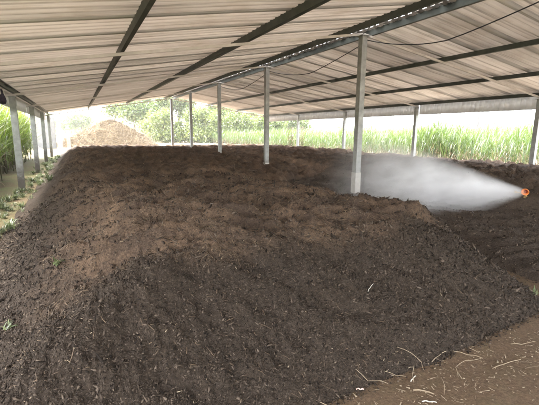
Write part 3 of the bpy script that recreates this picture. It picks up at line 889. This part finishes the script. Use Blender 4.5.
# ------------------------------------------------------------------ weeds
def weed_mesh(seed, n=26, h=.22, wide=.02):
    rg = np.random.default_rng(seed)
    P = np.stack([rg.normal(0, .03, n), rg.normal(0, .03, n), rg.uniform(0, h*.45, n)], 1)
    V, F, m = blades(P, rg.uniform(0, 6.28, n), h*rg.uniform(.4, 1, n), wide*rg.uniform(.6, 1.2, n), rg.uniform(.1, 1.0, n), rg.uniform(.3, 1.5, n), 3)
    return V, F, np.repeat(rg.uniform(0, 1, n), m)
protos = []
for sd in range(4):
    V, F, r = weed_mesh(500+sd, 40+12*sd, .11+.03*sd, .006+.0015*sd)
    protos.append((V, F, r))
first = [None]*4
rw = random.Random(5)
for i in range(150):
    sd = i % 4
    if first[sd] is None:
        o = mesh_np('weed', *protos[sd][:2], M['weed'], None, False, {'rnd': protos[sd][2]}); first[sd] = o
    else:
        o = first[sd].copy(); COL.objects.link(o)
    y = 5.6+i*.15+rw.gauss(0, .12)
    x = -1.33+rw.gauss(0, .20)-(.12 if y < 12 else 0)
    hz = float(heap_main(np.array([x]), np.array([y]))[0][0])
    o.location = (x, y, max(0.0, hz)-.01); o.rotation_euler = (0, 0, rw.uniform(0, 6.28))
    sc = rw.uniform(.6, 1.5); o.scale = (sc, sc, sc*rw.uniform(.7, 1.1))
    tag(o, 'small pale green weed in the strip along the foot of the left posts', 'weed', 'weeds along the left posts')

def on_heap(x, y): return float(max(heap_main(np.array([x]), np.array([y]))[0][0], ground_h(np.array([x]), np.array([y]))[0]))
def sprig(x, y, label, seed, s):
    V, F, r = weed_mesh(seed, 14, .16, .016)
    o = mesh_np('seedling', V, F, M['weed'], None, False, {'rnd': r}); o.location = (x, y, on_heap(x, y)-.005); o.scale = (s, s, s)
    return tag(o, label, 'seedling')
sprig(-.53, 3.05, 'pale green seedling at the left edge of the heap face', 601, .5)
sprig(-.25, 3.85, 'small green seedling higher on the left heap face further up the slope', 602, .6)
sprig(4.35, 2.2, 'low green weed at the right hand foot of the heap', 603, .6)

# ------------------------------------------------------------------ dry stalks lying at the heap foot
def lie(name, pts, w, mat, label, cat, flat=.45, lift=.008):
    """a bent flat stalk that follows what it lies on"""
    P = []
    for i in range(len(pts)-1):
        for t in (0, .5):
            a = np.array(pts[i]); b = np.array(pts[i+1]); P.append(a+(b-a)*t)
    P.append(np.array(pts[-1]))
    P = [(p[0], p[1], on_heap(p[0], p[1])+lift+.005*math.sin(i*2.3)) for i, p in enumerate(P)]
    c = np.mean(P, 0); n = len(P)
    b = MB(); w *= .31; b.tube([Vector(p)-Vector(c) for p in P], [w*(.55+.45*math.sin(PI*min(1, .25+.8*i/n))) for i in range(n)], 4)
    o = b.build(name, mat, None, False)
    at = o.data.attributes.new('rnd', 'FLOAT', 'POINT'); at.data.foreach_set('value', np.clip(RNG.normal(.65, .15, len(o.data.vertices)), 0, 1).astype(np.float32))
    o.location = c
    return tag(o, label, cat)
ST = M['stalk']
lie('dry_leaf', [(2.15, 2.38), (2.19, 2.41), (2.25, 2.43)], .011, M['quill'], 'white dry leaf lying alone halfway up the front face of the heap', 'dry leaf')
lie('dry_stalk', [(1.30, 1.83), (1.37, 1.74), (1.42, 1.66)], .008, ST, 'straight pale stalk lying steeply at the foot of the heap near the bottom edge', 'stalk')
lie('dry_stalk', [(1.34, 1.63), (1.43, 1.66), (1.54, 1.72)], .008, ST, 'short stalk on the dirt lowest in view at the bottom edge', 'stalk')
lie('dry_stalk', [(1.67, 1.93), (1.73, 1.86), (1.83, 1.83)], .006, ST, 'slim bowed straw on the dark lower face left of the curled stalk', 'stalk')
lie('dry_stalk', [(1.90, 1.88), (1.98, 1.84), (2.04, 1.80)], .006, ST, 'thin pale straw slanting just left of the curled stalk', 'stalk')
lie('curled_stalk', [(2.12, 1.98), (2.22, 1.93), (2.26, 1.86), (2.21, 1.79)], .007, ST, 'curled hook shaped stalk at the heap foot', 'stalk')
lie('dry_stalk', [(2.03, 1.72), (2.10, 1.80), (2.18, 1.86)], .008, ST, 'short thick stalk lying inside the hook of the curled stalk', 'stalk')
lie('husk_piece', [(2.02, 1.74), (2.06, 1.76), (2.10, 1.77)], .016, M['quill'], 'broad white husk chip below the curled stalk', 'husk')
lie('husk_piece', [(1.96, 1.66), (2.03, 1.63), (2.06, 1.57)], .016, ST, 'wide torn husk on the dirt below the white chip', 'husk')
lie('husk_piece', [(1.92, 1.55), (1.97, 1.53), (2.00, 1.50)], .013, M['quill'], 'small pale husk lowest in the line of torn husks', 'husk')
lie('dry_stalk', [(2.35, 1.84), (2.45, 1.86), (2.55, 1.87)], .010, ST, 'blunt pale stalk lying level along the heap foot', 'stalk')
lie('branched_stalk', [(2.38, 1.63), (2.47, 1.72), (2.60, 1.74), (2.74, 1.70)], .007, ST, 'long bent stalk on bare dirt in the middle of the path', 'stalk')
lie('dry_stalk', [(2.62, 1.86), (2.70, 1.79), (2.76, 1.70)], .008, ST, 'crooked stalk crossing just above the long bent stalk', 'stalk')
lie('dry_stalk', [(2.70, 1.58), (2.82, 1.58), (3.0, 1.55)], .009, ST, 'straight stalk on the dirt close to the right edge', 'stalk')
lie('dry_stalk', [(3.15, 1.72), (3.25, 1.69), (3.4, 1.66)], .009, ST, 'pale stalk farthest to the right on the dirt path', 'stalk')
lie('twig', [(2.12, 1.54), (2.20, 1.60), (2.26, 1.68)], .006, ST, 'thin twig standing clear on the brown dirt below the heap foot', 'twig')
lie('plastic_scrap', [(1.60, 1.83), (1.63, 1.82), (1.65, 1.81)], .017, M['plastic'], 'small pink plastic scrap at the dark foot of the heap', 'scrap')

def foot_litter():
    N = 850
    x = RNG.uniform(.9, 5.4, N); y = 1.66+RNG.normal(0, .16, N)-abs(RNG.normal(0, .12, N)); k = y > .7
    x, y = x[k], y[k]; N = len(x)
    h = np.maximum(heap_main(x, y)[0], ground_h(x, y))
    a = RNG.uniform(0, 2*PI, N); D = np.stack([np.cos(a), np.sin(a), RNG.normal(.04, .1, N)], 1); D /= np.linalg.norm(D, axis=1, keepdims=True)
    L = RNG.gamma(1.3, .011, N)+.007; W = RNG.uniform(.0012, .005, N)*np.where(RNG.uniform(0, 1, N) < .15, 1.8, 1)
    P = np.stack([x, y, h+.005], 1)-D*(L*.5)[:, None]
    V, F, m = prisms(P, D, L, W, 3, RNG.normal(0, .3, (N, 3))*L[:, None]*np.array([1, 1, .25]))
    return mesh_np('foot_litter', V, F, M['stalk'], None, False, {'rnd': np.repeat(RNG.beta(1.8, 1.6, N), m)})
tag(foot_litter(), 'scatter of straw chips and husks along the foot of the heap', 'litter', kind='stuff')

def chips():
    x, y, r = polar_pts(600, -35, 70, 1.8, 8)
    h, top = heap_main(x, y); k = (h > .02)
    x, y, h = x[k], y[k], h[k]; N = len(x)
    a = RNG.uniform(0, 2*PI, N); D = np.stack([np.cos(a), np.sin(a), RNG.normal(.0, .3, N)], 1); D /= np.linalg.norm(D, axis=1, keepdims=True)
    L = RNG.gamma(2, .006, N)+.005; W = RNG.uniform(.002, .005, N)
    P = np.stack([x, y, h+.012], 1)-D*(L*.5)[:, None]
    V, F, m = prisms(P, D, L, W, 2, None, 3, .6)
    o = mesh_np('pale_chips', V, F, M['stalk'], heap, False, {'rnd': np.repeat(RNG.beta(1.3, 1.8, N), m)})
    o['kind'] = 'stuff'
chips()

# ------------------------------------------------------------------ haze
def haze():
    t = NT('haze'); v = t.node('ShaderNodeVolumePrincipled')
    v.inputs['Color'].default_value = (.93, .95, .97, 1); v.inputs['Density'].default_value = HAZE; v.inputs['Anisotropy'].default_value = .2
    t.L(v.outputs[0], t.out.inputs['Volume'])
    o = MB().box((0, 0, 29), (1900, 1900, 62)).build('haze', t.m)
    return tag(o, 'pale haze over the fields and yard', 'haze', kind='stuff')
HAZE = .0007
haze()

# ------------------------------------------------------------------ light
SUN_EL, SUN_AZ = 62, -50        # degrees; azimuth from +y towards +x
w = bpy.data.worlds.new('World'); SC.world = w; w.use_nodes = True
nt = w.node_tree; nt.nodes.clear()
sky = nt.nodes.new('ShaderNodeTexSky'); sky.sky_type = 'NISHITA'; sky.sun_disc = False
sky.sun_elevation = math.radians(SUN_EL); sky.sun_rotation = math.radians(SUN_AZ)
sky.air_density = 1.0; sky.dust_density = 3.0; sky.ozone_density = 1.0
bg = nt.nodes.new('ShaderNodeBackground'); bg.inputs['Strength'].default_value = .152
ow = nt.nodes.new('ShaderNodeOutputWorld'); hs = nt.nodes.new('ShaderNodeHueSaturation'); hs.inputs['Saturation'].default_value = .22   # milky, overcast sky
nt.links.new(sky.outputs[0], hs.inputs['Color']); nt.links.new(hs.outputs[0], bg.inputs[0]); nt.links.new(bg.outputs[0], ow.inputs[0])
sl = bpy.data.lights.new('sun', 'SUN'); sl.energy = 1.0; sl.angle = math.radians(10); sl.color = (1, .95, .87)
so = bpy.data.objects.new('sun', sl); COL.objects.link(so)
el, az = math.radians(SUN_EL), math.radians(SUN_AZ)
sd = Vector((math.sin(az)*math.cos(el), math.cos(az)*math.cos(el), math.sin(el)))
so.rotation_euler = sd.to_track_quat('Z', 'Y').to_euler(); so.location = (0, 0, 20)

# ------------------------------------------------------------------ camera
cam = bpy.data.cameras.new('camera'); co = bpy.data.objects.new('camera', cam); COL.objects.link(co)
cam.sensor_fit = 'HORIZONTAL'; cam.sensor_width = 36; cam.lens = 36*381.5/539; cam.clip_end = 3000; cam.clip_start = .05
co.location = (0, 0, 1.75)
co.rotation_euler = (Matrix.Rotation(-.46494, 3, 'Z') @ Matrix.Rotation(PI/2-.18186, 3, 'X') @ Matrix.Rotation(.0096, 3, 'Z')).to_euler()
SC.camera = co

SC.render.engine = 'CYCLES'
cy = SC.cycles
cy.use_denoising = True
cy.max_bounces = 10; cy.diffuse_bounces = 6; cy.transmission_bounces = 6; cy.volume_bounces = 2
cy.volume_step_rate = 1.0; cy.volume_max_steps = 128
cy.use_fast_gi = False
cy.sample_clamp_indirect = 8
vs = SC.view_settings
vs.view_transform = 'Standard'; vs.look = 'None'; vs.exposure = 4.5; vs.gamma = 1; vs.use_curve_mapping = False
